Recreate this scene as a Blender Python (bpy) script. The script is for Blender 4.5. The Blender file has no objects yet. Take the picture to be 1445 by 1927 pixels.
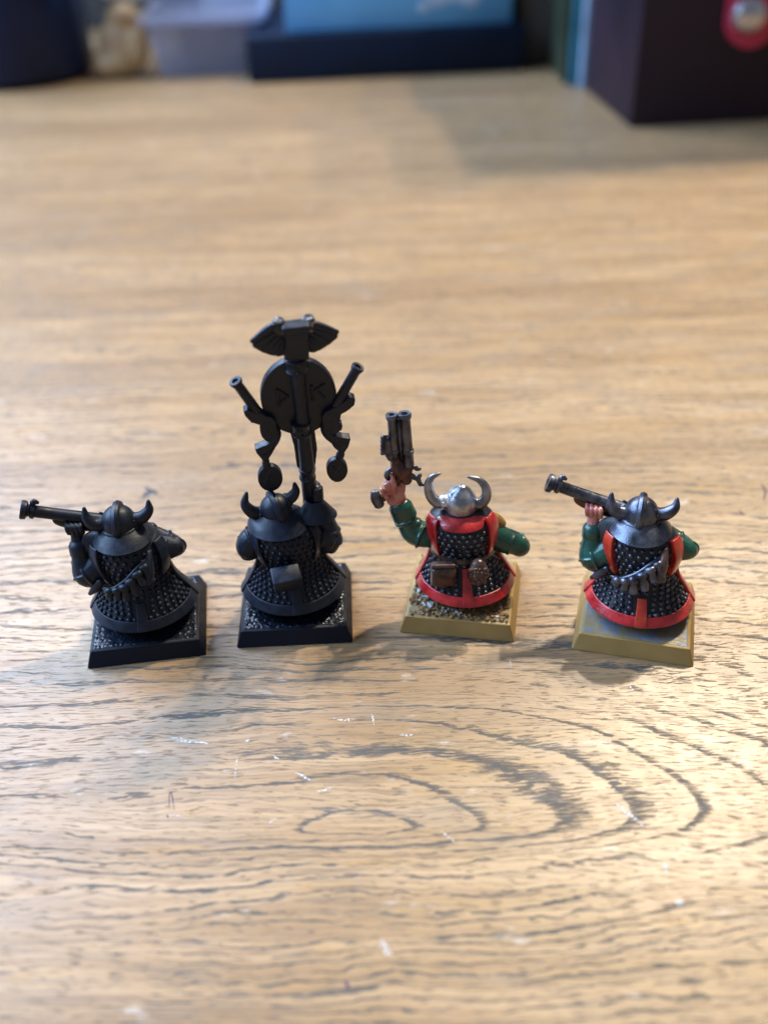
import bpy, bmesh, math, random
import numpy as np
from mathutils import Vector, Matrix

# ------------------------------------------------------------------ camera, world, lamps, exposure
MM = 0.001
PW, PH = 1445, 1927                       # photograph size the camera was solved for
FPX, PITCH, CAMH, ROLL = 1901.17, math.radians(34.515), 117.34, math.radians(-2.10)
sc = bpy.context.scene
col = sc.collection
cd = bpy.data.cameras.new('camera'); cam = bpy.data.objects.new('camera', cd); col.objects.link(cam)
cd.sensor_fit = 'HORIZONTAL'; cd.sensor_width = 36.0; cd.lens = FPX / PW * 36.0
cd.clip_start = 0.005; cd.clip_end = 20
cam.location = (0, 0, CAMH * MM)
fw = Vector((0, math.cos(PITCH), -math.sin(PITCH))); up0 = Vector((0, math.sin(PITCH), math.cos(PITCH))); rt0 = Vector((1, 0, 0))
rt = rt0 * math.cos(ROLL) + up0 * math.sin(ROLL); up = -rt0 * math.sin(ROLL) + up0 * math.cos(ROLL)
cam.rotation_euler = Matrix((rt, up, -fw)).transposed().to_euler()
cd.dof.use_dof = True; cd.dof.focus_distance = 0.164; cd.dof.aperture_fstop = 14.5
sc.camera = cam

w = bpy.data.worlds.new('World'); sc.world = w; w.use_nodes = True
bg = w.node_tree.nodes['Background']; bg.inputs[0].default_value = (0.80, 0.86, 1.0, 1); bg.inputs[1].default_value = 0.22

def lamp(name, loc, power, colr, radius):
    l = bpy.data.lights.new(name, 'SPOT'); l.energy = power; l.color = colr; l.shadow_soft_size = radius
    l.spot_size = math.radians(66); l.spot_blend = 1.0
    o = bpy.data.objects.new(name, l); col.objects.link(o); o.location = loc
    o.rotation_euler = (Vector((0.01, 0.07, 0)) - o.location).to_track_quat('-Z', 'Y').to_euler(); return o
lamp('lamp_bulb', (0.388, 0.700, 1.12), 40, (1.0, 0.88, 0.68), 0.017)
lamp('lamp_bulb', (0.485, 0.735, 1.12), 22, (1.0, 0.88, 0.68), 0.017)
lamp('lamp_bulb', (0.590, 0.770, 1.12), 20, (1.0, 0.88, 0.68), 0.017)
wl = bpy.data.lights.new('window_light', 'AREA'); wl.shape = 'RECTANGLE'; wl.size = 0.9; wl.size_y = 0.8
wl.energy = 36; wl.color = (0.40, 0.63, 1.0)
wo = bpy.data.objects.new('window_light', wl); col.objects.link(wo); wo.location = (-0.95, 0.34, 0.74)
wo.rotation_euler = (Vector((0, 0.14, 0)) - wo.location).to_track_quat('-Z', 'Y').to_euler()

w2 = bpy.data.lights.new('window_light', 'AREA'); w2.shape = 'RECTANGLE'; w2.size = 0.55; w2.size_y = 1.0
w2.energy = 30; w2.color = (0.62, 0.76, 1.0)
wo2 = bpy.data.objects.new('window_light', w2); col.objects.link(wo2); wo2.location = (-0.66, 0.98, 1.0)
wo2.rotation_euler = (Vector((0, 0.14, 0)) - wo2.location).to_track_quat('-Z', 'Y').to_euler()

vs = sc.view_settings; vs.view_transform = 'Standard'; vs.look = 'None'; vs.gamma = 1; vs.exposure = 0.07; vs.use_curve_mapping = False
sc.cycles.max_bounces = 8; sc.cycles.use_denoising = True

# ------------------------------------------------------------------ pixel -> place helpers (mm)
def ray(u, v):
    x = (u - PW / 2) / FPX; y = -(v - PH / 2) / FPX
    return np.array(rt) * x + np.array(up) * y + np.array(fw)
ORG = np.array([0, 0, CAMH])
def ground(u, v, z=0.0):
    d = ray(u, v); return ORG + d * ((z - CAMH) / d[2])

# ------------------------------------------------------------------ materials
def nt(name):
    m = bpy.data.materials.new(name); m.use_nodes = True
    t = m.node_tree; b = t.nodes['Principled BSDF']
    return m, t, b
def N(t, kind, **kw):
    n = t.nodes.new(kind)
    for k, v in kw.items():
        if k in ('operation', 'blend_type', 'data_type', 'feature', 'noise_dimensions', 'interpolation_type', 'clamp', 'distance', 'normalize', 'vector_type', 'rotation_type'): setattr(n, k, v)
    return n
def paint(name, c, rough=0.5, metal=0.0, var=0.25, c2=None, scale=900, bump=0.15, bscale=3000, spec=0.5, fleck=None, coat=0.0):
    m, t, b = nt(name); L = t.links.new
    tc = N(t, 'ShaderNodeTexCoord')
    n1 = N(t, 'ShaderNodeTexNoise'); n1.inputs['Scale'].default_value = scale; n1.inputs['Detail'].default_value = 4
    L(tc.outputs['Object'], n1.inputs['Vector'])
    r = N(t, 'ShaderNodeValToRGB'); r.color_ramp.elements[0].position = 0.35; r.color_ramp.elements[1].position = 0.68
    a = c2 or tuple(x * (1 - var) for x in c); bb = c if c2 else tuple(min(1, x * (1 + var)) for x in c)
    r.color_ramp.elements[0].color = (*a, 1); r.color_ramp.elements[1].color = (*bb, 1)
    L(n1.outputs['Fac'], r.inputs['Fac'])
    out = r.outputs['Color']
    n2 = N(t, 'ShaderNodeTexNoise'); n2.inputs['Scale'].default_value = bscale; n2.inputs['Detail'].default_value = 3
    L(tc.outputs['Object'], n2.inputs['Vector'])
    if fleck:
        r2 = N(t, 'ShaderNodeValToRGB'); r2.color_ramp.elements[0].position = fleck[1]; r2.color_ramp.elements[1].position = fleck[1] + 0.07
        r2.color_ramp.elements[0].color = (0, 0, 0, 1); r2.color_ramp.elements[1].color = (1, 1, 1, 1)
        n3 = N(t, 'ShaderNodeTexNoise'); n3.inputs['Scale'].default_value = fleck[2]; n3.inputs['Detail'].default_value = 5; n3.inputs['Roughness'].default_value = 0.7
        L(tc.outputs['Object'], n3.inputs['Vector']); L(n3.outputs['Fac'], r2.inputs['Fac'])
        mx = N(t, 'ShaderNodeMix', data_type='RGBA'); L(r2.outputs['Color'], mx.inputs[0]); L(out, mx.inputs[6]); mx.inputs[7].default_value = (*fleck[0], 1)
        out = mx.outputs[2]
    L(out, b.inputs['Base Color'])
    rr = N(t, 'ShaderNodeMapRange'); rr.inputs[1].default_value = 0.3; rr.inputs[2].default_value = 0.7
    rr.inputs[3].default_value = max(0.05, rough - 0.1); rr.inputs[4].default_value = min(1, rough + 0.1)
    L(n1.outputs['Fac'], rr.inputs[0]); L(rr.outputs[0], b.inputs['Roughness'])
    b.inputs['Metallic'].default_value = metal; b.inputs['Specular IOR Level'].default_value = spec
    b.inputs['Coat Weight'].default_value = coat; b.inputs['Coat Roughness'].default_value = 0.2
    if bump:
        bp = N(t, 'ShaderNodeBump'); bp.inputs['Strength'].default_value = bump; bp.inputs['Distance'].default_value = 0.0001
        L(n2.outputs['Fac'], bp.inputs['Height']); L(bp.outputs['Normal'], b.inputs['Normal'])
    return m

M = {}
M['black'] = paint('black_primer', (0.0075, 0.0120, 0.0250), 0.46, var=0.22, bump=0.2, spec=0.34)
M['black_base'] = paint('black_plastic', (0.004, 0.007, 0.017), 0.55, var=0.15, bump=0.05, spec=0.25)
M['black_grit'] = paint('black_stipple', (0.007, 0.011, 0.022), 0.30, var=0.2, bump=0.3, bscale=2500)
M['red'] = paint('red_paint', (0.66, 0.022, 0.024), 0.36, c2=(0.30, 0.005, 0.009), scale=500, bump=0.7, bscale=1800, coat=0.7)
M['red_orange'] = paint('red_orange_paint', (0.62, 0.060, 0.016), 0.36, c2=(0.40, 0.010, 0.012), scale=450, bump=0.45, bscale=1800, coat=0.7)
M['green'] = paint('green_paint', (0.008, 0.105, 0.068), 0.40, c2=(0.003, 0.030, 0.024), scale=420, bump=0.4, bscale=1800, coat=0.5)
M['steel'] = paint('steel_paint', (0.72, 0.74, 0.79), 0.34, metal=0.85, c2=(0.30, 0.32, 0.37), scale=520, bump=0.3, bscale=2600)
M['horn'] = paint('dark_steel_paint', (0.42, 0.42, 0.45), 0.36, metal=0.8, c2=(0.14, 0.135, 0.145), scale=420, bump=0.25)
M['gun'] = paint('gunmetal_paint', (0.16, 0.168, 0.21), 0.34, metal=0.75, c2=(0.045, 0.045, 0.06), scale=500, bump=0.25)
M['dark_steel'] = paint('oiled_steel_paint', (0.145, 0.158, 0.20), 0.33, metal=0.75, c2=(0.04, 0.043, 0.058), scale=450, bump=0.3)
M['mail'] = paint('mail_ground_paint', (0.012, 0.013, 0.020), 0.40, metal=0.2, var=0.3, bump=0.3)
M['ring'] = paint('mail_ring_paint', (0.16, 0.17, 0.21), 0.32, metal=0.75, c2=(0.035, 0.038, 0.05), scale=700, bump=0.1)
M['skin'] = paint('skin_paint', (0.66, 0.32, 0.23), 0.42, c2=(0.44, 0.10, 0.095), scale=600, bump=0.25, coat=0.5)
M['leather'] = paint('brown_leather_paint', (0.12, 0.065, 0.05), 0.32, c2=(0.035, 0.018, 0.018), scale=500, bump=0.4, bscale=1800)
M['wood_paint'] = paint('red_brown_paint', (0.15, 0.045, 0.026), 0.3, c2=(0.05, 0.018, 0.014), scale=600, bump=0.4, bscale=1500)
M['gold'] = paint('ochre_beard_paint', (0.36, 0.20, 0.055), 0.42, c2=(0.20, 0.10, 0.025), scale=600, bump=0.35)
M['ochre'] = paint('ochre_base_paint', (0.345, 0.215, 0.068), 0.46, var=0.09, scale=250, bump=0.08)
M['grey_cloth'] = paint('grey_cloth_paint', (0.055, 0.06, 0.072), 0.5, c2=(0.025, 0.027, 0.034), scale=500, bump=0.2)
M['grit'] = paint('sand_paint', (0.36, 0.22, 0.085), 0.6, c2=(0.14, 0.075, 0.03), scale=900, bump=0.5, bscale=2500)
M['fleck'] = paint('bare_flock', (0.62, 0.63, 0.66), 0.5, var=0.2)
M['wornwhite'] = paint('worn_white_metal', (0.6, 0.6, 0.62), 0.4, metal=0.6)
M['ochre_top'] = paint('ochre_patched_paint', (0.32, 0.235, 0.095), 0.42, c2=(0.25, 0.20, 0.11), scale=300, bump=0.3, bscale=1800, fleck=((0.20, 0.215, 0.25), 0.47, 300))
M['ochre_sand'] = paint('ochre_grey_paint', (0.28, 0.22, 0.11), 0.45, c2=(0.22, 0.15, 0.07), scale=350, bump=0.5, bscale=1600, fleck=((0.30, 0.33, 0.38), 0.70, 500))

# ------------------------------------------------------------------ geometry helpers (all in mm)
def ell(c, r, seg=20, rings=12, rot=None):
    c = np.array(c, float); r = np.array(r if hasattr(r, '__len__') else (r, r, r), float)
    V = [(0, 0, 1)]
    for i in range(1, rings):
        a = math.pi * i / rings
        for j in range(seg):
            b = 2 * math.pi * j / seg
            V.append((math.sin(a) * math.cos(b), math.sin(a) * math.sin(b), math.cos(a)))
    V.append((0, 0, -1)); F = []
    for j in range(seg):
        F.append((0, 1 + j, 1 + (j + 1) % seg))
        for i in range(rings - 2):
            a = 1 + i * seg; F.append((a + j, a + seg + j, a + seg + (j + 1) % seg, a + (j + 1) % seg))
        a = 1 + (rings - 2) * seg; F.append((a + j, len(V) - 1, a + (j + 1) % seg))
    V = np.array(V) * r
    if rot is not None: V = V @ np.array(Matrix(rot).to_3x3()).T
    return V + c, F
def crom(P, n):
    P = np.array(P, float)
    if len(P) < 3: return np.array([P[0] + (P[-1] - P[0]) * k / n for k in range(n + 1)])
    Q = np.vstack([2 * P[0] - P[1], P, 2 * P[-1] - P[-2]]); out = []
    m = len(P) - 1
    for k in range(n + 1):
        s = k / n * m; i = min(int(s), m - 1); t = s - i
        a, b, c, d = Q[i], Q[i + 1], Q[i + 2], Q[i + 3]
        out.append(0.5 * (2 * b + (c - a) * t + (2 * a - 5 * b + 4 * c - d) * t * t + (3 * b - a - 3 * c + d) * t ** 3))
    return np.array(out)
def tube(P, R, n=None, seg=12, smooth=True, flat=(1, 1), upv=None, roundcap=True):
    """swept tube through points P with radii R; flat scales the two cross axes"""
    P = [np.array(p, float) for p in P]
    if not hasattr(R, '__len__'): R = [R] * len(P)
    if smooth and len(P) > 2:
        n = n or (len(P) - 1) * 5
        D = crom(np.column_stack([np.array(P), np.array(R)]), n); P = list(D[:, :3]); R = list(np.maximum(D[:, 3], 0.02))
    if roundcap:
        d0 = P[0] - P[1]; d0 /= np.linalg.norm(d0); d1 = P[-1] - P[-2]; d1 /= np.linalg.norm(d1)
        a, b = R[0], R[-1]; p0, p1 = P[0], P[-1]
        P = [p0 + d0 * a * .55, p0 + d0 * a * .4] + P + [p1 + d1 * b * .4, p1 + d1 * b * .55]
        R = [a * .35, a * .75] + list(R) + [b * .75, b * .35]
    P = np.array(P); T = np.gradient(P, axis=0); T /= np.linalg.norm(T, axis=1)[:, None] + 1e-9
    u = np.array(upv if upv is not None else (0, 0, 1), float)
    if abs(u @ T[0]) > .95: u = np.array((0, 1, 0.))
    V, F = [], []
    for i in range(len(P)):
        u = u - (u @ T[i]) * T[i]; u /= np.linalg.norm(u) + 1e-9; v = np.cross(T[i], u)
        for j in range(seg):
            a = 2 * math.pi * j / seg; V.append(P[i] + R[i] * (u * math.cos(a) * flat[0] + v * math.sin(a) * flat[1]))
    for i in range(len(P) - 1):
        for j in range(seg):
            F.append((i * seg + j, i * seg + (j + 1) % seg, (i + 1) * seg + (j + 1) % seg, (i + 1) * seg + j))
    F.append(tuple(range(seg))[::-1]); F.append(tuple((len(P) - 1) * seg + j for j in range(seg)))
    return np.array(V), F
def lathe(prof, org, axis=(0, 0, 1), seg=32, sx=1, sy=1, xdir=(1, 0, 0)):
    """closed profile [(r,h)...] revolved about axis at org"""
    ax = np.array(axis, float); ax /= np.linalg.norm(ax); x = np.array(xdir, float); x -= (x @ ax) * ax
    if np.linalg.norm(x) < 1e-3: x = np.array((0, 1, 0.)) - ax[1] * ax
    x /= np.linalg.norm(x); y = np.cross(ax, x); V, F = [], []
    for r, h in prof:
        for j in range(seg):
            a = 2 * math.pi * j / seg; V.append(np.array(org) + ax * h + r * (x * math.cos(a) * sx + y * math.sin(a) * sy))
    n = len(prof)
    for i in range(n - 1):
        for j in range(seg): F.append((i * seg + j, i * seg + (j + 1) % seg, (i + 1) * seg + (j + 1) % seg, (i + 1) * seg + j))
    F.append(tuple(range(seg))[::-1]); F.append(tuple((n - 1) * seg + j for j in range(seg)))
    return np.array(V), F
def box(c, s, rot=None, bev=0.15, taper=1.0):
    bm = bmesh.new(); bmesh.ops.create_cube(bm, size=1)
    for v in bm.verts:
        k = taper if v.co.z > 0 else 1
        v.co = Vector((v.co.x * s[0] * k, v.co.y * s[1] * k, v.co.z * s[2]))
    if bev: bmesh.ops.bevel(bm, geom=bm.edges[:], offset=bev, segments=2, profile=0.5, affect='EDGES')
    V = np.array([v.co[:] for v in bm.verts]); bm.verts.index_update(); F = [tuple(v.index for v in f.verts) for f in bm.faces]; bm.free()
    if rot is not None: V = V @ np.array(Matrix(rot).to_3x3()).T
    return V + np.array(c, float), F
def prism(P, n, th):
    """polygon P (3D, planar) thickened by th along +-n"""
    P = np.array(P, float); n = np.array(n, float); n /= np.linalg.norm(n); k = len(P)
    V = np.vstack([P - n * th / 2, P + n * th / 2])
    F = [tuple(range(k)), tuple(range(k, 2 * k))[::-1]] + [(i, k + i, k + (i + 1) % k, (i + 1) % k) for i in range(k)]
    return V, F
def basis(z, x=(1, 0, 0)):
    z = np.array(z, float); z /= np.linalg.norm(z); x = np.array(x, float); x = x - (x @ z) * z; x /= np.linalg.norm(x); y = np.cross(z, x)
    return Matrix([[x[0], y[0], z[0]], [x[1], y[1], z[1]], [x[2], y[2], z[2]]])
class Surf:
    """body of revolution with rows (z, cx, cy, rx, ry); th 0 faces the camera side (-y), + toward +x; t 0 top .. 1 bottom"""
    def __init__(s, rows): s.rows = np.array(sorted(rows, key=lambda r: -r[0]), float)
    def row(s, t):
        m = len(s.rows) - 1; Q = np.vstack([2 * s.rows[0] - s.rows[1], s.rows, 2 * s.rows[-1] - s.rows[-2]])
        q = min(max(t, 0), 1) * m; i = min(int(q), m - 1); f = q - i; a, b, c, d = Q[i:i + 4]
        return 0.5 * (2 * b + (c - a) * f + (2 * a - 5 * b + 4 * c - d) * f * f + (3 * b - a - 3 * c + d) * f ** 3)
    def p(s, th, t):
        z, cx, cy, rx, ry = s.row(t); return np.array([cx + rx * math.sin(th), cy - ry * math.cos(th), z])
    def n(s, th, t):
        e = 1e-3; a = s.p(th + e, t) - s.p(th - e, t); b = s.p(th, min(1, t + e)) - s.p(th, max(0, t - e))
        c = np.cross(b, a); c /= np.linalg.norm(c) + 1e-12
        if c @ np.array([math.sin(th), -math.cos(th), 0]) < 0: c = -c
        return c
    def solid(s, nt_=18, seg=40):
        V, F = [], []
        for i in range(nt_ + 1):
            for j in range(seg): V.append(s.p(2 * math.pi * j / seg, i / nt_))
        for i in range(nt_):
            for j in range(seg): F.append((i * seg + j, (i + 1) * seg + j, (i + 1) * seg + (j + 1) % seg, i * seg + (j + 1) % seg))
        F.append(tuple(range(seg))); F.append(tuple(nt_ * seg + j for j in range(seg))[::-1])
        return np.array(V), F
    def slab(s, u0, u1, v0, v1, th, under=-0.3, nu=14, nv=6, drop=0.0, fu=None):
        """thick patch over th in [u0,u1], t in [v0,v1]; fu(u01)->(v0,v1) may bend it"""
        V, F = [], []
        for k, off in enumerate((under, th)):
            for i in range(nu + 1):
                a, b = (v0, v1) if fu is None else fu(i / nu)
                for j in range(nv + 1):
                    u = u0 + (u1 - u0) * i / nu; t = a + (b - a) * j / nv
                    q = s.p(u, t) + s.n(u, t) * off; q[2] -= drop * (j / nv); V.append(q)
        W_ = nv + 1; K = (nu + 1) * W_
        for i in range(nu):
            for j in range(nv):
                a = i * W_ + j; F.append((a, a + 1, a + W_ + 1, a + W_)); F.append((K + a, K + a + W_, K + a + W_ + 1, K + a + 1))
        for i in range(nu):
            a = i * W_; F.append((a, a + W_, K + a + W_, K + a)); a = i * W_ + nv; F.append((a + W_, a, K + a, K + a + W_))
        for j in range(nv):
            a = j; F.append((a + 1, a, K + a, K + a + 1)); a = nu * W_ + j; F.append((a, a + 1, K + a + 1, K + a))
        return np.array(V), F
_ico = None
def bead(c, r, n=None, squash=0.75):
    global _ico
    if _ico is None:
        bm = bmesh.new(); bmesh.ops.create_icosphere(bm, subdivisions=1, radius=1)
        bm.verts.index_update(); _ico = (np.array([v.co[:] for v in bm.verts]), [tuple(v.index for v in f.verts) for f in bm.faces]); bm.free()
    V = _ico[0] * r
    if n is not None: V = V - np.outer(V @ n, n) * (1 - squash)
    return V + np.array(c), _ico[1]
def beads(S, ulist, vlist, r, rnd, skip=None, stagger=True, lift=0.05):
    out = []
    for k, t in enumerate(vlist):
        z, cx, cy, rx, ry = S.row(t)
        n = max(2, int((ulist[1] - ulist[0]) * (rx + ry) / 2 / (r * 2.55)))
        for j in range(n):
            u = ulist[0] + (ulist[1] - ulist[0]) * (j + (0.5 if (k % 2 and stagger) else 0.0) + rnd.uniform(-.08, .08)) / n
            if skip and skip(u, t): continue
            nn = S.n(u, t); out.append(bead(S.p(u, t) + nn * lift, r * rnd.uniform(.85, 1.12), nn, 0.8))
    return out

def build(name, geos, mat, parent=None, remesh=0, smooth=0, sharp=40, sub=0):
    if isinstance(geos, tuple): geos = [geos]
    V, F, o = [], [], 0
    for v, f in geos:
        V.append(v); F += [tuple(i + o for i in q) for q in f]; o += len(v)
    me = bpy.data.meshes.new(name); me.from_pydata(np.vstack(V).tolist(), [], F)
    bm = bmesh.new(); bm.from_mesh(me); bmesh.ops.recalc_face_normals(bm, faces=bm.faces); bm.to_mesh(me); bm.free()
    if remesh or smooth or sub:
        ob = bpy.data.objects.new('tmp', me); col.objects.link(ob)
        if sub: md = ob.modifiers.new('s', 'SUBSURF'); md.levels = sub; md.render_levels = sub
        if remesh: md = ob.modifiers.new('r', 'REMESH'); md.mode = 'VOXEL'; md.voxel_size = remesh
        if smooth: md = ob.modifiers.new('m', 'SMOOTH'); md.iterations = smooth; md.factor = 0.5
        dg = bpy.context.evaluated_depsgraph_get(); dg.update()
        m2 = bpy.data.meshes.new_from_object(ob.evaluated_get(dg)); bpy.data.objects.remove(ob); bpy.data.meshes.remove(me); me = m2; me.name = name
    me.transform(Matrix.Scale(MM, 4))
    for q in me.polygons: q.use_smooth = True
    if not remesh: me.set_sharp_from_angle(angle=math.radians(sharp))
    me.materials.clear(); me.materials.append(mat)
    ob = bpy.data.objects.new(name, me); col.objects.link(ob)
    if parent: ob.parent = parent
    return ob
def thing(name, label, cat, loc=(0, 0, 0), rz=0, group=None):
    o = bpy.data.objects.new(name, None); o.empty_display_size = 0.01; col.objects.link(o)
    o.location = Vector(loc) * MM; o.rotation_euler = (0, 0, rz); o['label'] = label; o['category'] = cat
    if group: o['group'] = group
    return o
def tag(o, label, cat, group=None):
    o['label'] = label; o['category'] = cat
    if group: o['group'] = group
    return o
def struct(o): o['kind'] = 'structure'; return o
def stuff(o): o['kind'] = 'stuff'; return o

# ------------------------------------------------------------------ tabletop
def wood_material():
    m, t, b = nt('worn_oak'); L = t.links.new
    def math_(op, a, c=None, d=None, clamp=False):
        n = N(t, 'ShaderNodeMath', operation=op); n.use_clamp = clamp
        for i, x in enumerate((a, c, d)):
            if x is None: continue
            if isinstance(x, (int, float)): n.inputs[i].default_value = x
            else: L(x, n.inputs[i])
        return n.outputs[0]
    def noise(vec, scale, detail=3, rough=0.5):
        n = N(t, 'ShaderNodeTexNoise'); n.inputs['Scale'].default_value = scale; n.inputs['Detail'].default_value = detail; n.inputs['Roughness'].default_value = rough
        L(vec, n.inputs['Vector']); return n.outputs['Fac']
    def mapping(vec, scale, rotz=0, loc=(0, 0, 0)):
        n = N(t, 'ShaderNodeMapping'); n.inputs['Scale'].default_value = scale; n.inputs['Rotation'].default_value = (0, 0, rotz); n.inputs['Location'].default_value = loc
        L(vec, n.inputs['Vector']); return n.outputs[0]
    def ramp(f, lo, hi):
        n = N(t, 'ShaderNodeMapRange', interpolation_type='SMOOTHSTEP')
        for i, x in enumerate((lo, hi)):
            if isinstance(x, (int, float)): n.inputs[1 + i].default_value = x
            else: L(x, n.inputs[1 + i])
        L(f, n.inputs[0]); return n.outputs[0]
    def mixc(f, a, c):
        n = N(t, 'ShaderNodeMix', data_type='RGBA')
        if isinstance(f, (int, float)): n.inputs[0].default_value = f
        else: L(f, n.inputs[0])
        for i, x in ((6, a), (7, c)):
            if isinstance(x, tuple): n.inputs[i].default_value = (*x, 1)
            else: L(x, n.inputs[i])
        return n.outputs[2]
    tc = N(t, 'ShaderNodeTexCoord').outputs['Object']
    mm = mapping(tc, (1000, 1000, 1000), math.radians(1.2))          # millimetres, along the grain
    # gentle wander of the grain
    wl_ = noise(mapping(mm, (0.012, 0.05, 1)), 1.0, 2)
    wm_ = noise(mapping(mm, (0.045, 0.10, 1), loc=(7, 3, 0)), 1.0, 2)
    ws_ = noise(mapping(mm, (0.25, 0.6, 1), loc=(1, 9, 0)), 1.0, 2)
    sx = N(t, 'ShaderNodeSeparateXYZ'); L(mm, sx.inputs[0])
    X, Y = sx.outputs[0], sx.outputs[1]
    wy = math_('ADD', math_('MULTIPLY', math_('SUBTRACT', wl_, 0.5), 15.0), math_('MULTIPLY', math_('SUBTRACT', wm_, 0.5), 4.5))
    wy = math_('ADD', wy, math_('MULTIPLY', math_('SUBTRACT', ws_, 0.5), 1.3))
    yy = math_('SUBTRACT', math_('ADD', Y, wy), 93.5)
    # growth rings: flat grain with one cathedral closing to the right
    pos = math_('MAXIMUM', yy, 0.0); neg = math_('MULTIPLY', math_('MINIMUM', yy, 0.0), 2.2)
    ya = math_('SUBTRACT', pos, neg)
    xp = math_('MULTIPLY', math_('MAXIMUM', math_('ADD', X, 9.0), 0.0), 0.40)
    xn = math_('MINIMUM', math_('MULTIPLY', math_('MAXIMUM', math_('SUBTRACT', -9.0, X), 0.0), 0.55), 4.5)
    d = math_('SQRT', math_('ADD', math_('ADD', math_('MULTIPLY', ya, ya), math_('MULTIPLY', xp, xp)), math_('MULTIPLY', xn, xn)))
    ph = math_('ADD', math_('DIVIDE', d, 4.8), math_('MULTIPLY', math_('MULTIPLY', d, d), 0.0011))
    cmb = N(t, 'ShaderNodeCombineXYZ'); L(math_('MULTIPLY', d, 0.16), cmb.inputs[0]); L(math_('MULTIPLY', X, 0.008), cmb.inputs[1])
    ph = math_('ADD', ph, math_('MULTIPLY', math_('SUBTRACT', noise(cmb.outputs[0], 1.0, 2), 0.5), 1.7))
    ph = math_('ADD', ph, 0.40)
    fr = math_('FRACT', ph)
    band = math_('MULTIPLY', ramp(fr, 0.0, 0.12), math_('SUBTRACT', 1.0, ramp(fr, 0.14, 0.44)))
    fade = noise(mapping(mm, (0.03, 0.09, 1), loc=(3, 1, 0)), 1.0, 2)
    fade = math_('ADD', math_('MULTIPLY', fade, 0.62), math_('MULTIPLY', noise(mapping(mm, (0.13, 0.42, 1), loc=(6, 2, 0)), 1.0, 2), 0.38))
    ex = math_('DIVIDE', math_('SUBTRACT', X, 4.0), 34.0); ey = math_('DIVIDE', math_('SUBTRACT', Y, 97.0), 20.0)
    hub = math_('MAXIMUM', math_('SUBTRACT', 1.0, math_('ADD', math_('MULTIPLY', ex, ex), math_('MULTIPLY', ey, ey))), 0.0)
    fade = math_('ADD', fade, math_('MULTIPLY', hub, 0.13))
    band = math_('MULTIPLY', band, ramp(fade, 0.365, 0.57))
    # open pores: short dashes along the grain, crowded in the rings
    pv = N(t, 'ShaderNodeCombineXYZ'); L(X, pv.inputs[0]); L(math_('ADD', Y, math_('MULTIPLY', wy, 0.55)), pv.inputs[1])
    p1 = noise(mapping(pv.outputs[0], (0.34, 3.5, 1)), 1.0, 2, 0.55)
    p2 = noise(mapping(pv.outputs[0], (0.12, 1.9, 1), loc=(40, 11, 0)), 1.0, 2, 0.5)
    thr = math_('SUBTRACT', 0.583, math_('MULTIPLY', band, 0.18))
    pore = ramp(p1, thr, math_('ADD', thr, 0.075))
    thr2 = math_('SUBTRACT', 0.61, math_('MULTIPLY', band, 0.145))
    pore2 = ramp(p2, thr2, math_('ADD', thr2, 0.12))
    # colours
    c1 = noise(mapping(pv.outputs[0], (0.010, 0.16, 1), loc=(5, 5, 0)), 1.0, 4, 0.6)
    c2 = noise(mapping(pv.outputs[0], (0.035, 1.1, 1), loc=(2, 8, 0)), 1.0, 3, 0.6)
    base = mixc(ramp(c1, 0.30, 0.70), (0.325, 0.190, 0.080), (0.450, 0.288, 0.148))
    base = mixc(math_('MULTIPLY', ramp(c2, 0.42, 0.68), 0.55), base, (0.25, 0.135, 0.06))
    pb = noise(mapping(pv.outputs[0], (0.003, 0.030, 1), loc=(21, 4, 0)), 1.0, 3, 0.55)
    base = mixc(math_('MULTIPLY', ramp(pb, 0.47, 0.60), 0.45), base, (0.215, 0.118, 0.052))
    p3 = noise(mapping(pv.outputs[0], (0.055, 2.3, 1), loc=(17, 23, 0)), 1.0, 3, 0.6)
    base = mixc(math_('MULTIPLY', ramp(p3, 0.49, 0.63), 0.62), base, (0.165, 0.105, 0.062))
    ylw = noise(mapping(mm, (0.05, 0.4, 1), loc=(13, 2, 0)), 1.0, 3)
    base = mixc(math_('MULTIPLY', ramp(ylw, 0.60, 0.74), 0.45), base, (0.40, 0.21, 0.05))
    base = mixc(math_('MULTIPLY', band, 0.16), base, (0.19, 0.135, 0.085))
    dark = mixc(band, (0.13, 0.085, 0.052), (0.045, 0.040, 0.037))
    cl = mixc(math_('MULTIPLY', pore, 0.92), base, dark)
    cl = mixc(math_('MULTIPLY', pore2, 0.62), cl, dark)
    # worn, whitened patches in the lacquer
    wr = noise(mapping(mm, (0.09, 0.22, 1), math.radians(-18), (4, 4, 0)), 1.0, 5, 0.62)
    wmask = ramp(wr, 0.63, 0.72)
    cl = mixc(math_('MULTIPLY', wmask, 0.35), cl, (0.66, 0.60, 0.54))
    # grey grime
    gr = noise(mapping(mm, (0.03, 0.11, 1), 0, (9, 1, 0)), 1.0, 3)
    cl = mixc(math_('MULTIPLY', ramp(gr, 0.56, 0.70), 0.22), cl, (0.22, 0.19, 0.16))
    L(cl, b.inputs['Base Color'])
    rg = math_('ADD', 0.29, math_('MULTIPLY', noise(mm, 0.35, 4), 0.16)); rg = math_('ADD', rg, math_('MULTIPLY', pore, 0.2))
    L(rg, b.inputs['Roughness']); b.inputs['Specular IOR Level'].default_value = 0.5
    fine = noise(mapping(mm, (1.5, 5, 1)), 1.0, 3)
    hgt = math_('SUBTRACT', math_('MULTIPLY', fine, 0.25), math_('ADD', pore, math_('MULTIPLY', pore2, 0.5)))
    bp = N(t, 'ShaderNodeBump'); bp.inputs['Strength'].default_value = 0.35; bp.inputs['Distance'].default_value = 0.00012
    L(hgt, bp.inputs['Height']); L(bp.outputs['Normal'], b.inputs['Normal'])
    return m
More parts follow.
